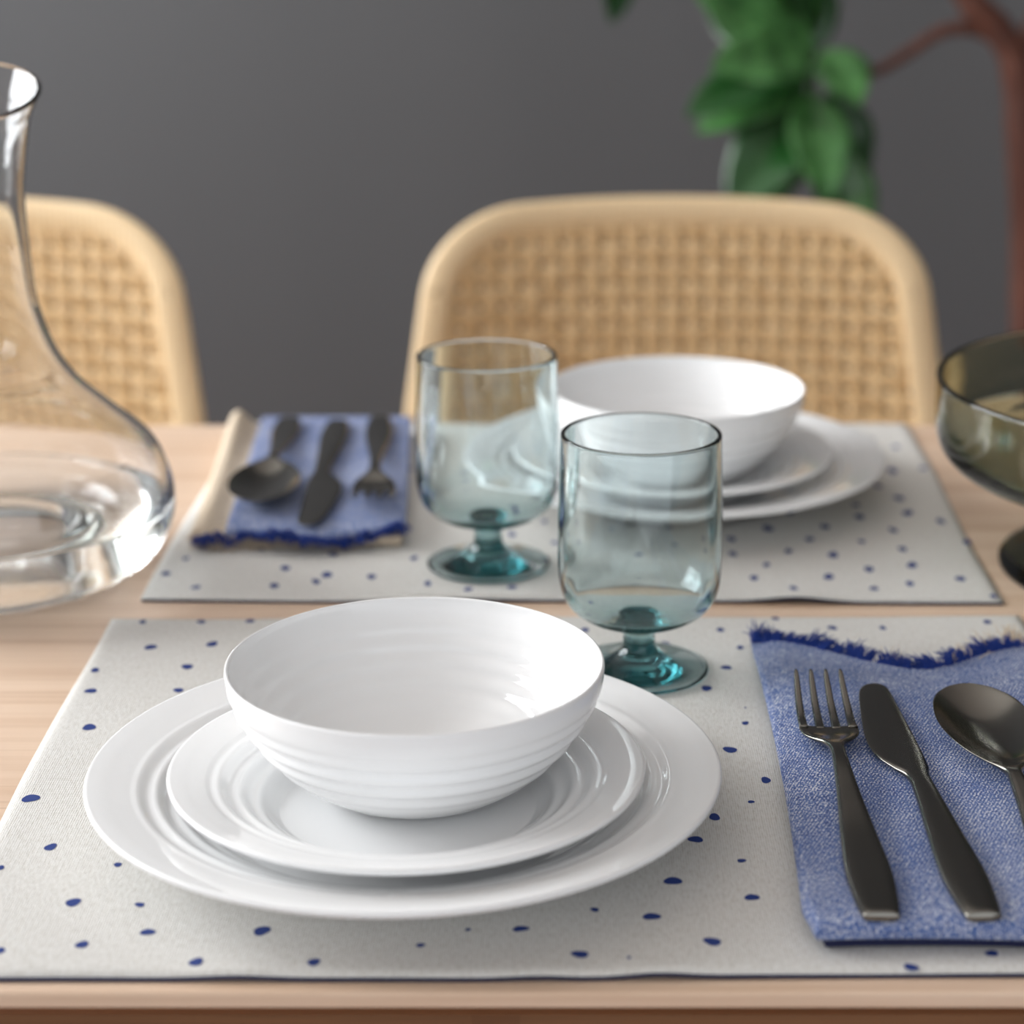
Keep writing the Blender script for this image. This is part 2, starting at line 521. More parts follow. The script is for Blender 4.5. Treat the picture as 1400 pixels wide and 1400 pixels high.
def wav_far(s):
    return .0004 + .0028*math.exp(-((s-.76)/.045)**2) + .0008*math.exp(-((s-.38)/.06)**2)
placemat('placemat', fbl, fbr, ffr, ffl, far_dots,
         'rear dotted off-white cloth placemat, under the stacked plates near the rattan chair', wav_far, 3, False)

# ------------------------------------------------------------------ porcelain
def ripple(r, r0, r1, amp, n):
    if r <= r0 or r >= r1: return 0
    t = (r-r0)/(r1-r0)
    return amp*math.sin(t*n*2*PI)*math.sin(t*PI)**.5
def plate_profile(Rm, hgt, floor, rw, r0, r1, amp, n, th=.0034, foot=.6):
    """upper surface from the centre outwards, rounded lip, underside back to the centre"""
    up = []
    key = [(0, floor), (rw*.5, floor), (rw*.9, floor+.0002), (rw, floor+.0012), (rw+(Rm-rw)*.22, floor+(hgt-floor)*.42),
           (rw+(Rm-rw)*.55, floor+(hgt-floor)*.76), (rw+(Rm-rw)*.82, floor+(hgt-floor)*.93), (Rm-.0018, hgt-.0002)]
    c = catmull(key, 14)
    up = [(max(r, 0), z + ripple(r, r0, r1, amp, n)) for r, z in c]
    up[0] = (0, floor)
    lip = [(Rm-.0008, hgt), (Rm, hgt-.0009), (Rm-.0002, hgt-.0020), (Rm-.0012, hgt-.0028)]
    lo = []
    for r, z in reversed(c[:-1]):
        if r < rw*foot: break
        rr_ = r - .0012
        lo.append((rr_, max(z - th + .5*ripple(r, r0, r1, amp, n), .0016)))
    rf = rw*foot
    lo += [(rf+.003, .0016), (rf+.002, 0), (rf, 0), (rf-.001, .0012), (0, .0012)]
    return up+lip+lo
P_dinner = plate_profile(.1253, .0245, .0060, .075, .079, .107, .00085, 3.4)
P_side = plate_profile(.0931, .0240, .0055, .052, .055, .078, .00075, 2.8)
def bowl_profile():
    Rm, hh = .0745, .0535
    key = [(0, .0055), (.020, .0056), (.034, .0085), (.047, .0165), (.058, .0275), (.0665, .0390), (.0720, .0485), (Rm-.0012, hh-.0004)]
    c = catmull(key, 16)
    def rip(z): 
        if z < .012 or z > .044: return 0
        t = (z-.012)/.032
        return .00042*math.sin(t*5*2*PI)*math.sin(t*PI)**.5
    up = [(max(r+rip(z)*.8, 0), z) for r, z in c]; up[0] = (0, .0055)
    lip = [(Rm-.0005, hh), (Rm+.0002, hh-.0005), (Rm+.0004, hh-.0014)]
    outk = [(Rm+.0002, hh-.003), (.0738, .0440), (.0690, .0345), (.0620, .0235), (.0530, .0130), (.0420, .0050), (.0330, .0006), (.0310, 0)]
    co = catmull(outk, 14)
    def rip2(z):
        if z < .014 or z > .044: return 0
        t = (z-.014)/.030
        return .00095*math.sin(t*4*2*PI)*math.sin(t*PI)**.6
    out = [(r+rip2(z), max(z, 0)) for r, z in co]
    return up+lip+out+[(.0285, 0), (.027, .0012), (0, .0014)]
P_bowl = bowl_profile()
ZM = T + .0026
GZ = .0060
plate0 = lathe('dinner_plate', P_dinner, M_porc, 200, None, (-.0612, .800, ZM))
tag(plate0, 'large white ribbed dinner plate at the bottom of the front stack', 'plate', 'large white dinner plates')
side0 = lathe('side_plate', P_side, M_porc, 180, None, (-.0595, .789, ZM+.0061))
tag(side0, 'small white ribbed side plate between front bowl and large plate', 'plate', 'small white side plates')
bowl0 = lathe('bowl', P_bowl, M_porc, 200, None, (-.0570, .8080, ZM+.0061+.0056))
tag(bowl0, 'empty white ribbed bowl on top of the front stack of plates', 'bowl', 'white bowls')
p1 = copy_tree(plate0); p1.location = (.067, 1.249, ZM)
tag(p1, 'large white dinner plate at the bottom of the rear stack, partly hidden by glass')
s1 = copy_tree(side0); s1.location = (.0672, 1.240, ZM+.0061)
tag(s1, 'small white side plate between rear bowl and rear large plate')
b1 = copy_tree(bowl0); b1.location = (.0685, 1.247, ZM+.0061+.0056)
tag(b1, 'empty white bowl on the rear plates in front of the rattan chair')

# ------------------------------------------------------------------ teal goblets
def goblet(loc, label):
    t = .0021
    out = [(0, .0010), (.026, .0006), (.0305, 0), (.0322, .0004), (.0328, .0016), (.0316, .0025), (.026, .0036), (.018, .0054), (.0120, .0080), (.0088, .0110),
           (.0076, .0140), (.0074, .0175), (.0076, .0205), (.0090, .0228), (.0140, .0242), (.0215, .0262), (.0290, .0300), (.0345, .0360), (.0372, .0440),
           (.0379, .0540), (.0380, .0680), (.0377, .0820), (.0373, .0950), (.0370, .1060), (.0367, .1150)]
    co = catmull(out, 5)
    inn = [(.0367-t, .1150), (.0370-t, .1060), (.0373-t, .0950), (.0377-t, .0820), (.0380-t, .0680), (.0379-t, .0545), (.0370-t, .0452), (.0342-t, .0380), (.0285, .0326),
           (.0210, .0294), (.0130, .0282), (.008, .0280), (0, .0280)]
    ci = catmull(inn, 5)
    rimr = .0367-t/2
    rim = [(rimr + t/2*math.cos(a)*1.05, .1150+.0009*math.sin(a)) for a in (R(30), R(60), R(90), R(120), R(150))]
    prof = co+rim+ci
    prof[0] = (0, .0010); prof[-1] = (0, .0280)
    # foot and stem below the joint, cup above it, share one seamless blown body
    o = lathe('goblet', prof, M_teal, 160, None, loc)
    tag(o, label, 'glass', 'teal stemmed glasses')
    return o
g0p = at(873, 917, HM); g0p.z = ZM
g0 = goblet(g0p, 'front teal tinted stemmed glass standing right behind the front white bowl')
g1 = copy_tree(g0); p = at(668, 773, HM); p.z = ZM; g1.location = p
tag(g1, 'rear blurred teal stemmed glass between far napkin and nearer glass')

# ------------------------------------------------------------------ cutlery
def loft(keys, n=5, m=14, pw=5):
    """keys: (y, half width, mid x, z, thickness, dish)"""
    sec = catmull(keys, n)
    v = []; f = []
    us = [math.cos(PI*(1-i/m)) for i in range(m+1)]
    for (y, w, cx, z, t, d) in sec:
        w = max(w, .0002)
        top = []; bot = []
        for u in us:
            e = math.sqrt(max(0, 1-abs(u)**pw)); zz = z - d*(1-u*u)
            top.append((cx+w*u, y, zz + t/2*e)); bot.append((cx+w*u, y, zz - t/2*e))
        v += top + bot[1:-1][::-1]
    k = 2*(m+1)-2
    for i in range(len(sec)-1):
        for j in range(k): f.append((i*k+j, i*k+(j+1) % k, (i+1)*k+(j+1) % k, (i+1)*k+j))
    f.append(tuple(range(k-1, -1, -1))); f.append(tuple((len(sec)-1)*k+j for j in range(k)))
    return v, f
def finish(name, b, loc, rz, label, cat, group, rx=0):
    o = b.obj(name, M_steel, None, True)
    bm = bmesh.new(); bm.from_mesh(o.data); bmesh.ops.remove_doubles(bm, verts=bm.verts[:], dist=1e-6)
    bmesh.ops.recalc_face_normals(bm, faces=bm.faces[:]); bm.to_mesh(o.data); bm.free()
    o.location = loc; o.rotation_euler = (rx, 0, rz); tag(o, label, cat, group); return o
# all lie with the handle end at y=0 and the working end towards +y
handle = [(0, .0062, 0, .0022, .0030, 0), (.0015, .0068, 0, .0022, .0040, 0), (.012, .0080, 0, .0022, .0042, 0), (.035, .0088, 0, .0026, .0038, 0), (.065, .0070, 0, .0036, .0036, 0),
          (.095, .0048, 0, .0058, .0038, 0), (.120, .0034, 0, .0078, .0042, 0)]
def make_fork(loc, rz):
    b = MB()
    k = handle + [(.133, .0033, 0, .0080, .0040, 0), (.141, .0050, 0, .0074, .0034, .0004), (.148, .0092, 0, .0064, .0028, .001), (.154, .0117, 0, .0056, .0024, .0014), (.160, .0124, 0, .0050, .0022, .0014), (.164, .0124, 0, .0048, .0022, .0013)]
    v, f = loft(k); b.add(v, f)
    for i in range(4):
        x = (-1.5+i)*.0069; s = 1 if x > 0 else -1
        q = [(.1625, .0021, x, .0042 + (.0007 if abs(x) > .007 else -.0003), .0021, 0), (.170, .0019, x, .0044, .0021, 0), (.184, .00165, x*.99, .0064, .0020, 0), (.196, .0014, x*.96, .0098, .0018, 0), (.204, .0010, x*.94, .0128, .0015, 0), (.2065, .0005, x*.935, .0136, .0008, 0)]
        v, f = loft(q, 5, 8); b.add(v, f)
    return finish('fork', b, loc, rz, 'black steel fork lying leftmost on the nearer blue napkin', 'fork', 'black dinner forks')
def make_knife(loc, rz):
    b = MB()
    k = [(0, .0060, 0, .0022, .0032, 0), (.0015, .0066, 0, .0022, .0044, 0), (.012, .0078, 0, .0022, .0048, 0), (.035, .0086, 0, .0024, .0046, 0), (.070, .0068, 0, .0028, .0046, 0), (.098, .0052, .0003, .0030, .0046, 0),
         (.116, .0048, .0002, .0030, .0040, 0), (.126, .0074, -.0012, .0030, .0030, 0), (.136, .0094, -.0030, .0030, .0020, 0), (.148, .0104, -.0040, .0030, .0016, 0), (.165, .0100, -.0038, .0030, .0015, 0),
         (.190, .0084, -.0026, .0030, .0014, 0), (.206, .0070, -.0016, .0030, .0013, 0), (.2125, .0056, -.0008, .0030, .0012, 0), (.2155, .0034, -.0004, .0030, .0009, 0), (.2165, .0010, 0, .0030, .0006, 0)]
    v, f = loft(k, 8, 22, 3); b.add(v, f)
    return finish('table_knife', b, loc, rz, 'black steel table knife lying between fork and spoon on the nearer napkin', 'knife', 'black table knives')
def make_spoon(loc, rz):
    b = MB()
    hs = [(y*.86, w, c, z, t, d) for y, w, c, z, t, d in handle]
    k = hs + [(.109, .0033, 0, .0082, .0040, 0), (.114, .0052, 0, .0086, .0028, .0006), (.121, .0098, 0, .0090, .0019, .0026), (.131, .0150, 0, .0094, .0017, .0058), (.145, .0190, 0, .0096, .0016, .0080), (.160, .0206, 0, .0097, .0016, .0086),
         (.176, .0192, 0, .0098, .0016, .0078), (.187, .0160, 0, .0098, .0015, .0056), (.1945, .0110, 0, .0098, .0014, .0028), (.198, .0066, 0, .0098, .0013, .0010), (.1995, .0020, 0, .0098, .0012, .0002)]
    v, f = loft(k, 6, 20); b.add(v, f)
    return finish('soup_spoon', b, loc, rz, 'black steel round spoon lying rightmost on the nearer napkin', 'spoon', 'black soup spoons')
ZN = T + .0140          # top of the folded napkins
def aim(p0, p1):
    d = Vector(p1)-Vector(p0); return math.atan2(-d.x, d.y)
fork0 = make_fork((.1132, .6925, ZN), aim((.1132, .70), (.1136, .906)))
knife0 = make_knife((.1492, .6925, ZN), aim((.1490, .698), (.1400, .912)))
spoon0 = make_spoon((.1850, .6925, ZN), aim((.187, .699), (.1795, .900)))
f1 = copy_tree(fork0); f1.location = (-.1155, 1.364, ZN); f1.rotation_euler.z = aim((-.117, 1.38), (-.1055, 1.18))
tag(f1, 'black steel fork lying rightmost on the far napkin')
k1 = copy_tree(knife0); k1.location = (-.1415, 1.356, ZN); k1.rotation_euler.z = aim((-.1435, 1.374), (-.1405, 1.15))
tag(k1, 'black steel table knife in the middle of the far napkin')
q1 = copy_tree(spoon0); q1.location = (-.1735, 1.362, ZN); q1.rotation_euler.z = aim((-.1755, 1.38), (-.1695, 1.18))
tag(q1, 'black steel spoon lying leftmost on the far napkin')

# ------------------------------------------------------------------ napkins
def sstep(a, b, x):
    t = min(max((x-a)/(b-a), 0), 1); return t*t*(3-2*t)
def quilt(b, plan, z0, ztop, er, nx=60, ny=80, m=0, thin_back=None):
    """puffed layer: plan(s,t) -> (x,y); rounded edges of radius er"""
    v = []; f = []
    for side in (1, 0):
        for j in range(ny+1):
            for i in range(nx+1):
                # finer spacing close to the edges
                s = .5-.5*math.cos(PI*i/nx); t = .5-.5*math.cos(PI*j/ny)
                x, y = plan(s, t)
                ex = min((s)*.13, (1-s)*.13); ey = t*.28; eb = (1-t)*.28
                def rd(e): return math.sqrt(max(0, 1-(1-min(e/er, 1))**2))
                k = rd(ex)*rd(ey)
                top = ztop(s, t); mid = z0 + (top-z0)*.5
                zt = mid + (top-mid)*k; zb = mid - (mid-z0)*k
                v.append((x, y, zt if side else zb))
    W = nx+1; nn = W*(ny+1)
    for j in range(ny):
        for i in range(nx):
            a = j*W+i; f.append((a, a+1, a+W+1, a+W)); f.append((nn+a, nn+a+W, nn+a+W+1, nn+a+1))
    for i in range(nx):
        f.append((i, nn+i, nn+i+1, i+1)); a = ny*W+i; f.append((a, a+1, nn+a+1, nn+a))
    for j in range(ny):
        a = j*W; f.append((a, a+W, nn+a+W, nn+a)); a += nx; f.append((a, nn+a, nn+a+W, a+W))
    b.add(v, f, m)
def fringe_mesh(b, edge, n, length, rnd, zf, clump=7, rad=.00032, spread=.5, droop=.0):
    """threads along edge(u)->(x,y,nx,ny)"""
    cl = None
    for i in range(n):
        u = (i+.5)/n
        if cl is None or i % clump == 0:
            cl = (rnd.gauss(0, spread*.6), rnd.uniform(.55, 1.25), rnd.uniform(-.2, 1.0), (i+clump/2)/n)
        x, y, nx, ny = edge(min(max(u + rnd.uniform(-.3, .3)/n, 0), 1))
        cx_, cy_, _, _ = edge(min(cl[3], 1))
        L = length*cl[1]*rnd.uniform(.45, 1.15)
        a = cl[0] + rnd.gauss(0, .35)
        dx = nx*math.cos(a)-ny*math.sin(a); dy = nx*math.sin(a)+ny*math.cos(a)
        z = zf(u)
        lift = length*.75*cl[2]*rnd.uniform(.5, 1.1)
        pts = []
        for k in range(5):
            t = k/4
            px = x + dx*L*t + (cx_-x)*.30*t + math.sin(t*5+i)*.0004; py = y + dy*L*t
            zz = z + lift*math.sin(t*PI*.55) - droop*t*t + rnd.uniform(-.0003, .0003)
            pts.append((px - ny*rnd.uniform(-.0005, .0005), py, zz))
        b.tube(pts, [rad, rad, rad*.9, rad*.7, rad*.3], 4, 0, False)
def near_napkin():
    # plan in world metres, front edge at t=0
    loc = Vector((.150, .80, T+.0029))
    def xl(t):
        return .0862 + .0062*t + .0022*math.sin(t*PI*1.1) - .004*sstep(.9, 1.0, 1-t)*0
    def yb(s):
        return .985 - .040*math.sin(min(s/.62, 1)*PI/2)**2 + .030*sstep(.55, 1.0, s)
    def plan(s, t):
        x = xl(t) + s*.131; yf = .6905 + .0015*math.sin(s*5)
        y = yf + t*(yb(s)-yf)
        if t < .06 and s < .06: x += .004*(1-t/.06)*(1-s/.06); 
        return x-loc.x, y-loc.y
    z1 = .0114
    def ztop(s, t):
        z = z1 - .0004 - .0045*sstep(.80, 1.0, t) 
        z += .0011*math.exp(-((s-.14)/.10)**2)*math.exp(-((t-.48)/.20)**2) 
        z -= .0022*sstep(.10, 0, s)*sstep(.2, .6, t)
        z += .0010*math.exp(-((t-.03)/.035)**2)
        return z
    root = empty('cloth_napkin', loc)
    tag(root, 'nearer folded blue chambray napkin with frayed edge, under fork, knife and spoon', 'napkin', 'folded blue napkins')
    b = MB(); quilt(b, plan, .0036, ztop, .0036); b.obj('top_fold', M_denim, root)
    b = MB()
    def plan2(s, t):
        x, y = plan(min(s, 1), t); return x + .004 - .002*s, y + .0035*(1-t) - .004*t
    quilt(b, plan2, 0, lambda s, t: .0036, .0012, 40, 40); o = b.obj('under_fold', M_navy, root); o['label'] = 'dark blue lower layer of the fold'
    # beige layer sticking out on the right and at the back
    b = MB()
    def plan3(s, t):
        x = .190 + s*(.0445 + .004*t); yf = .74
        y = yf + t*(.975 + .012*s - .008*math.sin(s*7) - yf) 
        return x-loc.x, y-loc.y
    quilt(b, plan3, .0001, lambda s, t: .0050 - .0012*t, .0015, 30, 50); o = b.obj('lining', M_beige, root); o['label'] = 'beige inner layer showing past the blue edge'
    rnd = random.Random(11)
    b = MB()
    def edge(u):
        x, y = plan(u, 1); x2, y2 = plan(min(u+.01, 1), 1); x0, y0 = plan(max(u-.01, 0), 1)
        t = Vector((x2-x0, y2-y0)).normalized(); return x, y-.0012, -t.y, t.x
    fringe_mesh(b, edge, 1700, .0100, rnd, lambda u: .0052, 16, .00032, .6)
    # torn corner tuft
    o = b.obj('fringe', M_fringe, root); o['kind'] = 'stuff'; o['label'] = 'frayed deep blue threads'
    b = MB()
    def edge2(u):
        x, y = plan3(u*1.0, 1); return x, y-.001, 0, 1
    fringe_mesh(b, edge2, 160, .013, rnd, lambda u: .0030, 5, .00028, .4)
    def edge3(u):
        x, y = plan3(1, u); return x-.001, y, 1, 0
    fringe_mesh(b, edge3, 380, .010, rnd, lambda u: .0030, 5, .00028, .4)
    def edge4(u):
        x, y = plan(.45+u*.4, 1.0); return x, y-.001, 0, 1
    fringe_mesh(b, edge4, 150, .014, rnd, lambda u: .0012, 6, .00028, .4)
    o = b.obj('fringe', M_beige, root); o['kind'] = 'stuff'; o['label'] = 'frayed beige threads'
near_napkin()
def far_napkin():
    c0 = at(258, 740, .008); 
    loc = Vector((-.155, 1.27, T+.0027))
    XL0, XR0, XL1, XR1 = -.1835, -.0845, -.1935, -.0960   # blue top, front and back
    YF, YB = 1.138, 1.378
    def plan(s, t):
        xl = XL0+(XL1-XL0)*t; xr = XR0+(XR1-XR0)*t
        yf = YF + .004*math.sin(s*8+1) + .010*sstep(.75, 1, s)
        return xl+(xr-xl)*s-loc.x, yf + t*(YB-yf)-loc.y
    root = empty('cloth_napkin', loc)
    tag(root, 'far folded blue napkin with beige side strip and frayed front edge', 'napkin', 'folded blue napkins')
    b = MB(); quilt(b, plan, .0060, lambda s, t: .0112 - .0008*sstep(.12, 0, t), .003, 50, 60); b.obj('top_fold', M_denim, root)
    b = MB()
    def plan3(s, t):
        xl = -.2035+(-.2150+.2035)*t; xr = XR0+(XR1-XR0)*t-.002
        return xl+(xr-xl)*s-loc.x, YF+.006 + t*(YB-.002-YF-.006)-loc.y
    quilt(b, plan3, .0001, lambda s, t: .0060 + .0040*math.exp(-((s-.06)/.06)**2) + .006*math.exp(-((s-.06)/.07)**2)*sstep(.55, 1.0, t), .003, 50, 50)
    o = b.obj('lining', M_beige, root); o['label'] = 'beige rolled inner layer along the left side'
    rnd = random.Random(4)
    b = MB()
    def edge(u):
        s = -.16+u*1.16; x, y = plan(s, 0); return x, y+.001, 0, -1
    fringe_mesh(b, edge, 900, .0085, rnd, lambda u: .0080 - .002*math.sin(u*11), 14, .00038, .5, .003)
    o = b.obj('fringe', M_fringe, root); o['kind'] = 'stuff'; o['label'] = 'frayed deep blue threads'
    b = MB()
    def edge2(u):
        x, y = plan3(u*.8, 0); return x, y+.001, 0, -1
    fringe_mesh(b, edge2, 300, .011, rnd, lambda u: .0028, 6, .00038, .5, .003)
    o = b.obj('fringe', M_beige, root); o['kind'] = 'stuff'; o['label'] = 'frayed beige threads'
far_napkin()

# ------------------------------------------------------------------ carafe and water
CL = Vector((-.2996, 1.100, T+.0003))
def zat(y): return H - 1.100*math.tan(PITCH + math.atan((y-700)/F))
sil = [(54, 122), (47, 140), (41, 158), (37, 190), (34, 225), (32, 262), (35, 305), (44, 380), (52, 422), (75, 480), (107, 525), (155, 567), (205, 617), (230, 662), (237, 700), (232, 730), (212, 764), (178, 792), (140, 815)]
prof = []
for x, y in sil:
    z = zat(y) + (.003 if y > 600 else 0)
    zc = 1.100*math.cos(PITCH) + (H-z)*math.sin(PITCH)
    prof.append(((x-CX)*zc/F - CL.x, z))
prof[-1] = (prof[-1][0], .0006)
prof[-2] = (prof[-2][0], .0045)
outer = catmull(prof, 6)
t = .0024
inner = []
for i, (r, z) in enumerate(outer):
    a = outer[max(i-1, 0)]; c_ = outer[min(i+1, len(outer)-1)]
    d = Vector((c_[0]-a[0], c_[1]-a[1])).normalized()
    nx, nz = d.y, -d.x      # inward
    tt = t + .0028*sstep(.06, .0, z)
    inner.append((r + nx*tt, z + nz*tt))
inner = [p for p in inner if p[1] > .0088]
base_in = [(inner[-1][0]-.006, .0066), (.0560, .0090), (.0510, .0170), (.0440, .0265), (.030, .0325), (.014, .0350), (0, .0355)]
base_out = [(outer[-1][0]-.004, 0), (.0500, .0030), (.0460, .0120), (.0390, .0215), (.027, .0272), (.013, .0298), (0, .0303)]
topz = outer[0][1]
rim = [(outer[0][0]-.0002, topz+.0011), (outer[0][0]-t/2, topz+.0016), (inner[0][0]+.0002, topz+.0011)]
cprof = list(reversed(catmull([outer[-1]]+base_out, 5)[1:])) + list(reversed(outer)) + rim + inner + catmull([inner[-1]]+base_in, 5)[1:]
cprof = [(max(r, 0), z) for r, z in cprof]
def slant(p):
    w = sstep(.165, topz, p[2])
    return (p[0], p[1], p[2] + .26*p[1]*w - .003*w)
o = lathe('carafe', cprof, M_clear, 160, None, CL, slant)
tag(o, 'clear glass carafe with wide body, narrow neck and slanted mouth at left', 'carafe')
# water fills the body up to a level surface
wz = zat(692)
wi = [p for p in inner if p[1] < wz]
def grow(r): return r + .0004
wbase = catmull([inner[-1]]+base_in, 5)[1:]
i0 = [p for p in inner if p[1] >= wz][-1]; i1 = wi[0]
rw_ = i1[0] + (i0[0]-i1[0])*(wz-i1[1])/(i0[1]-i1[1])
wp = [(0, wz), (rw_*.6, wz), (rw_-.003, wz), (rw_-.0008, wz+.0003), (grow(rw_), wz+.0009)] + [(grow(r), z) for r, z in wi] + [(max(r, 0), z-.0004) for r, z in wbase]
wp[-1] = (0, wp[-1][1])
o = lathe('water', wp, M_water, 160, None, CL)
tag(o, 'clear water filling the lower body of the glass carafe', 'water')

# ------------------------------------------------------------------ olive footed bowl
pc = Vector((.3345, 1.112, T+.0003))
t = .0030
out = [(0, .0060), (.030, .0054), (.070, .0018), (.091, 0), (.0965, .0004), (.0980, .0022), (.0960, .0042), (.085, .0070), (.055, .0115), (.032, .0180), (.020, .0260), (.0165, .0350), (.0180, .0430), (.028, .0480),
       (.060, .0500), (.100, .0520), (.1190, .0550), (.1290, .0615), (.1338, .0700), (.1355, .0820), (.1360, .0930), (.1363, .1030)]
inn = [(.1363-t, .1030), (.1360-t, .0930), (.1355-t, .0820), (.1336-t, .0715), (.1285-t, .0645), (.1170, .0592), (.100, .0566), (.060, .0548), (.025, .0544), (0, .0542)]
co = catmull(out, 5); ci = catmull(inn, 5)
rim = [(.1363-t/2 + t/2*math.cos(a), .1032+.0014*math.sin(a)) for a in (R(30), R(70), R(110), R(150))]
pf = [(max(r, 0), z) for r, z in co+rim+ci]
o = lathe('footed_bowl', pf, M_olive, 160, None, pc)
tag(o, 'smoky olive glass footed bowl at the right edge of the table', 'bowl')

# ------------------------------------------------------------------ rattan chairs
def make_chair():
    root = empty('rattan_chair', (0, 0, 0))
    # local frame: x across, +y away from the table, z up; backrest centre at y = 0
    ZB, ZT = .48, T+.080       # bottom and top of the backrest
    def half(z):
        """half width of the backrest at height z"""
        zz = z - T
        base = .217 + .010*min(0, (-.08-zz))*0
        if zz < -.08: w = .206 - .035*((-.08-zz)/.18)**1.5
        else: w = .206 - .022*((zz+.08)/.15)
        return w
    # outline as a list of (x,z): left bottom -> over the top -> right bottom
    RC = .062
    pts = []
    zs = [ZB + (ZT-RC-ZB)*k/16 for k in range(17)]
    right = [(half(z), z) for z in zs]
    wtop = half(ZT-RC)
    arc = []
    for k in range(1, 13):
        a = PI/2*k/12
        arc.append((wtop-RC*1.15 + RC*1.15*math.cos(a), ZT-RC-.006 + .006*k/12 + (RC-.002)*math.sin(a)))
    xe = arc[-1][0]
    top = []
    for k in range(1, 9):
        x = xe*(1-k/8); top.append((x, ZT-.002+.004*(1-(x/xe)**2)))
    rs = right+arc+top
    outline = [(-x, z) for x, z in rs] + [(x, z) for x, z in reversed(rs[:-1])]
    def depth(x, z):
        return -.036*(abs(x)/.217)**2.3 + .10*(z-T)*(1 if z > ZB else 1)
    def P(x, z, off=0): return Vector((x, depth(x, z)+off, z))
    def xmax(z):
        best = 0
        for (x0, z0), (x1, z1) in zip(rs, rs[1:]):
            if (z0-z)*(z1-z) <= 0 and z0 != z1:
                best = max(best, x0+(x1-x0)*(z-z0)/(z1-z0))
        return best
    def ztopx(x):
        x = abs(x); best = ZB
        for (x0, z0), (x1, z1) in zip(rs, rs[1:]):
            if (x0-x)*(x1-x) <= 0 and abs(x0-x1) > 1e-9:
                best = max(best, z0+(z1-z0)*(x-x0)/(x1-x0))
        return best
    pitch = .0165; wid = .0130; amp = .0014; th = .0014
    def strip(b, cpts, nrm, side):
        v = []; f = []
        hw = wid/2
        for p in cpts:
            for k, (a, h) in enumerate(((-1, 0), (-.8, th), (-.33, th*.75), (0, th), (.33, th*.75), (.8, th), (1, 0), (.8, -th), (-.8, -th))):
                v.append(p + side*hw*a + nrm*h)
        m = 9
        for i in range(len(cpts)-1):
            for k in range(m): f.append((i*m+k, i*m+(k+1) % m, (i+1)*m+(k+1) % m, (i+1)*m+k))
        b.add(v, f)
    bv = MB(); bh = MB()
    nxs = int(.21/pitch)
    for i in range(-nxs, nxs+1):
        x = i*pitch; zt = ztopx(x)-.006
        if zt < ZB+.1: continue
        n = int((zt-ZB)/(pitch/4)); c = []
        for k in range(n+1):
            z = ZB+(zt-ZB)*k/n
            c.append(P(x, z, -amp*math.cos(PI*(z-T)/pitch + PI*(i % 2))))
        strip(bv, c, Vector((0, -1, 0)), Vector((1, 0, 0)))
    j0 = int((ZB-T)/pitch); j1 = int((ZT-T)/pitch)
    for j in range(j0, j1+1):
        z = T+j*pitch
        if z > ZT-.012: continue
        xm = xmax(z)-.006; n = int(2*xm/(pitch/4)); c = []
        for k in range(n+1):
            x = -xm+2*xm*k/n
            c.append(P(x, z, amp*math.cos(PI*x/pitch + PI*(j % 2))))
        strip(bh, c, Vector((0, -1, 0)), Vector((0, 0, 1)))
    # one woven panel: uprights and cross bands interlaced
    o1 = MB(); o1.add(bv.v, bv.f, 0); o1.add(bh.v, bh.f, 1)
    o1.obj('woven_panel', [M_ratv, M_rath], root)
    # wrapped rim
    b = MB()
    pp = [P(x, z) for x, z in outline]
    fine = [Vector(q) for q in catmull(pp, 5)]
    n = 18; v = []; f = []
    for i, p in enumerate(fine):
        tt = (fine[min(i+1, len(fine)-1)]-fine[max(i-1, 0)]).normalized()
        out_ = tt.cross(Vector((0, 1, 0))).normalized()
        dp = Vector((0, 1, 0)); dp = (dp-tt*dp.dot(tt)).normalized()
        for k in range(n):
            a = 2*PI*k/n
            v.append(p + out_*(.0130*math.cos(a)) + dp*(.0050*math.sin(a)))
    for i in range(len(fine)-1):
        for k in range(n): f.append((i*n+k, i*n+(k+1) % n, (i+1)*n+(k+1) % n, (i+1)*n+k))
    f.append(tuple(range(n))); f.append(tuple((len(fine)-1)*n+k for k in range(n))[::-1])
    b.add(v, f); b.obj('wrapped_rim', M_wrap, root)
    # seat
    b = MB()
    sv = []; sf = []; NS = 48
    for zz, sc in ((.435, .94), (.442, 1.0), (.458, 1.0), (.464, .96), (.460, .5), (.459, .02)):
        for k in range(NS):
            a = 2*PI*k/NS; c_, s_ = math.cos(a), math.sin(a)
            x = .225*sc*math.copysign(abs(c_)**.6, c_); y = -.235+.215*sc*math.copysign(abs(s_)**.6, s_)
            sv.append((x, y, zz))
    for i in range(5):
        for k in range(NS): sf.append((i*NS+k, i*NS+(k+1) % NS, (i+1)*NS+(k+1) % NS, (i+1)*NS+k))
    sf.append(tuple(range(NS))[::-1]); sf.append(tuple(5*NS+k for k in range(NS)))
    b.add(sv, sf); b.obj('seat', M_ratv, root)
    for sx in (-1, 1):
        b = MB(); b.tube([(sx*.17, -.40, .436), (sx*.20, -.43, 0)], [.015, .011], 12); b.obj('leg', M_cleg, root)
        b = MB(); b.tube([(sx*.175, -.03, .56), (sx*.175, -.045, .44), (sx*.205, .02, 0)], [.013, .015, .011], 12); b.obj('leg', M_cleg, root)
    return root
M_wrap = mat('rattan_wrapping', srgb(224, 188, 134), .45)
v = coord(M_wrap); w1 = wave(M_wrap, v, 60, .3, 'X'); w2 = wave(M_wrap, v, 60, .3, 'Z')
ws = math_(M_wrap, 'MULTIPLY', math_(M_wrap, 'ADD', w1, .25), math_(M_wrap, 'ADD', w2, .5))
setcol(M_wrap, ramp(M_wrap, ws, [(.0, srgb(208, 172, 122)), (.7, srgb(238, 213, 172))])); bump(M_wrap, ws, .4, .001)
ch = make_chair()
CYD = 1.75
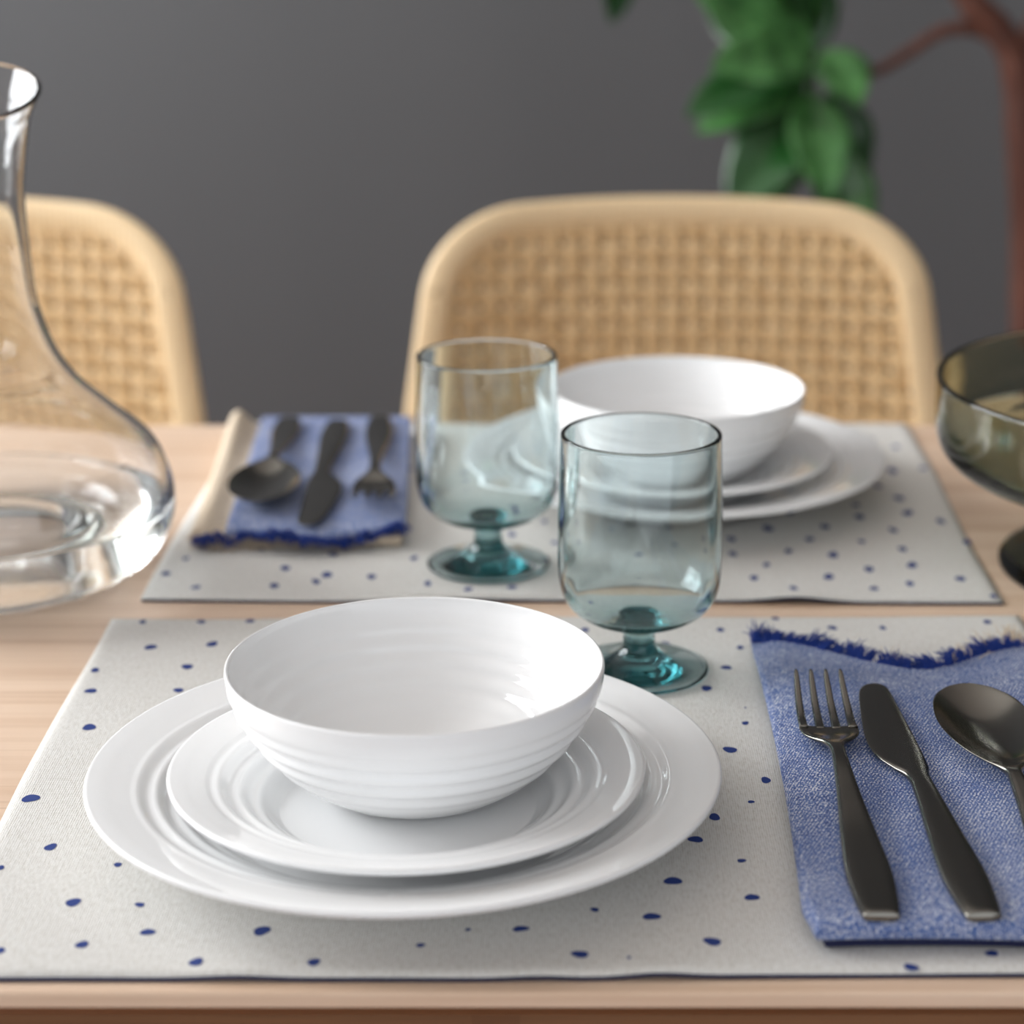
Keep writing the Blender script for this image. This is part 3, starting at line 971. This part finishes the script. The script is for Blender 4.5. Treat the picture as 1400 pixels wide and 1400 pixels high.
xr = (at_y(555, 560, CYD-.05).x + at_y(1293, 560, CYD-.05).x)/2
ch.location = (xr, CYD, 0)
tag(ch, 'rattan chair with woven back behind the rear bowl and plates', 'chair', 'rattan chairs across the table')
c2 = copy_tree(ch)
c2.location = (at_y(281, 560, CYD-.05).x - .216, CYD+.005, 0); c2.rotation_euler.z = R(-4)
tag(c2, 'rattan chair at left, partly seen through the glass carafe')

# ------------------------------------------------------------------ tall leafy plant
PY = 2.35
pb = at_y(1412, 450, PY)
root = empty('potted_tree', (pb.x, PY, 0))
tag(root, 'tall green leafy tree with reddish brown trunk near the grey wall', 'plant')
rl = Vector(root.location)
def A(px, py, dy=0): return at_y(px, py, PY+dy) - rl
b = MB()
tr = [Vector((.03, 0, .30)), Vector((.025, 0, .6)), A(1410, 460), A(1408, 300), A(1400, 160), A(1390, 90), A(1365, 40), A(1330, 5), A(1290, -60), A(1270, -160)]
b.tube(catmull(tr, 5), [.024]*11+[.021]*10+[.019]*5+[.016]*10+[.013]*10, 14)
b.obj('trunk', M_bark, root)
def branch(pts, r):
    b = MB(); c = catmull(pts, 6); b.tube(c, [r*(1-.5*i/len(c)) for i in range(len(c))], 10); b.obj('branch', M_bark, root)
branch([A(1392, 75), A(1340, 42, .02), A(1290, 42, .02), A(1245, 70, .02), A(1195, 98, .01), A(1150, 92, 0), A(1120, 84, 0)], .0085)
branch([A(1392, 75), A(1420, 20), A(1450, -60)], .012)
branch([A(1270, -120), A(1100, -140), A(900, -120), A(845, -60)], .008)
def leaf(base, tip, w, nrm, m, curl=.15):
    base = Vector(base); tip = Vector(tip); ax = tip-base; L = ax.length; ax.normalize()
    n_ = Vector(nrm); n_ = (n_-ax*n_.dot(ax)).normalized(); sd = ax.cross(n_)
    v = []; f = []; NL, NW = 14, 8
    for lay in (1, -1):
        for i in range(NL+1):
            t = i/NL; hw = w*(math.sin(PI*min(t**.85, 1))**.75)*.5 + (.002 if t < .05 else 0)
            for j in range(NW+1):
                u = -1+2*j/NW
                p = base + ax*L*t + sd*hw*u + n_*(-curl*L*(t-.5)**2*1.5 + .28*hw*abs(u) + .05*hw*math.sin(t*16)*abs(u)) + n_*.0004*lay
                v.append(p)
    W = NW+1; nn = W*(NL+1)
    for i in range(NL):
        for j in range(NW):
            a = i*W+j; f.append((a, a+1, a+W+1, a+W)); f.append((nn+a, nn+a+W, nn+a+W+1, nn+a+1))
    for i in range(NL):
        a = i*W; f.append((a, a+W, nn+a+W, nn+a)); a += NW; f.append((a, nn+a, nn+a+W, a+W))
    for j in range(NW):
        f.append((j, nn+j, nn+j+1, j+1)); a = NL*W+j; f.append((a, a+1, nn+a+1, nn+a))
    mesh_obj('leaf', v, f, m, root)
leaf(A(1118, 84), A(955, -14, -.04), .080, (-.1, -.8, .6), M_leaf)
leaf(A(1085, 60, .02), A(965, 0, .05), .080, (.2, -.9, .3), M_leafd)
leaf(A(1105, 80, .03), A(1075, -60, .05), .085, (.3, -.9, -.1), M_leafd)
leaf(A(1112, 86, .01), A(938, 152, -.06), .075, (-.2, -.6, .75), M_leafd)
leaf(A(1108, 100, .0), A(950, 178, -.03), .050, (-.3, -.9, .2), M_leaf)
leaf(A(1110, 78, -.02), A(975, 88, -.08), .070, (-.2, -.8, .5), M_leaf)
leaf(A(1130, 66, -.01), A(1176, 142, -.05), .058, (.3, -.9, .25), M_leaf)
leaf(A(1108, 130, 0), A(996, 292, -.06), .082, (-.3, -.9, .3), M_leafd)
leaf(A(1100, 120, .02), A(1030, 300, .0), .075, (.1, -.95, .1), M_leafd)
leaf(A(1105, 125, -.02), A(1135, 272, -.07), .068, (.1, -.75, .65), M_leaf)
leaf(A(1138, 120, .02), A(1180, 258, .01), .060, (.5, -.85, -.1), M_leafd)
leaf(A(1125, 190, .0), A(1182, 345, -.02), .070, (.2, -.9, .3), M_leaf)
leaf(A(850, -75, 0), A(838, 32, -.02), .042, (.5, -.8, .2), M_leafd)
leaf(A(1060, -120, 0), A(1120, 50, .02), .075, (.5, -.8, .1), M_leafd)
leaf(A(900, -110, 0), A(780, -60, .02), .06, (.1, -.8, .4), M_leaf)
b = MB()
for (p, q) in (((1118, 84), (1108, 130)), ((1118, 84), (1138, 120)), ((1110, 100), (1125, 190)), ((1118, 84), (1085, 60))):
    b.tube([A(*p), A(*q)], .003, 6)
b.obj('stem', M_leaf, root)
lathe('pot', [(0, 0), (.13, 0), (.14, .01), (.165, .30), (.168, .33), (.158, .333), (.150, .30), (.148, .29), (0, .289)], M_pot, 48, root, (.03, 0, 0))
lathe('soil', [(0, .2895), (.146, .2895), (.146, .300), (.10, .304), (0, .306)], M_soil, 32, root, (.03, 0, 0))

# ------------------------------------------------------------------ light
w = bpy.data.worlds.new('World'); scene.world = w; w.use_nodes = True
bg = w.node_tree.nodes['Background']; bg.inputs['Color'].default_value = (.92, .955, 1.0, 1); bg.inputs['Strength'].default_value = 1.22
def area(name, loc, look, sx, sy, power, color):
    l = bpy.data.lights.new(name, 'AREA'); l.shape = 'RECTANGLE'; l.size = sx; l.size_y = sy; l.energy = power; l.color = color
    o = bpy.data.objects.new(name, l); col.objects.link(o); o.location = loc
    o.rotation_euler = (Vector(look)-Vector(loc)).to_track_quat('-Z', 'Y').to_euler(); return o
area('window_light', (X0-.25, (WY0+WY1)/2, 1.7), (0, (WY0+WY1)/2, 1.35), 2.2, 1.4, 112, (.96, .98, 1.0))

# ------------------------------------------------------------------ camera
cam = bpy.data.cameras.new('camera'); co_ = bpy.data.objects.new('camera', cam); col.objects.link(co_)
cam.sensor_width = 36; cam.sensor_fit = 'HORIZONTAL'; cam.lens = 36*F/1400
cam.shift_x = -(CX-700)/1400; cam.clip_start = .02
co_.location = (0, 0, T+H); co_.rotation_euler = (PI/2-PITCH, 0, 0)
cam.dof.use_dof = True; cam.dof.focus_distance = .90; cam.dof.aperture_fstop = cam.lens/1000/.0128
scene.camera = co_

scene.view_settings.view_transform = 'Standard'; scene.view_settings.look = 'None'
scene.view_settings.gamma = 1; scene.view_settings.use_curve_mapping = False
scene.view_settings.exposure = 0.2
cy = scene.cycles
cy.max_bounces = 20; cy.transmission_bounces = 18; cy.glossy_bounces = 8; cy.diffuse_bounces = 5
cy.caustics_reflective = True; cy.caustics_refractive = True; cy.blur_glossy = .3
cy.use_denoising = True; cy.denoiser = 'OPENIMAGEDENOISE'
cy.sample_clamp_indirect = 8
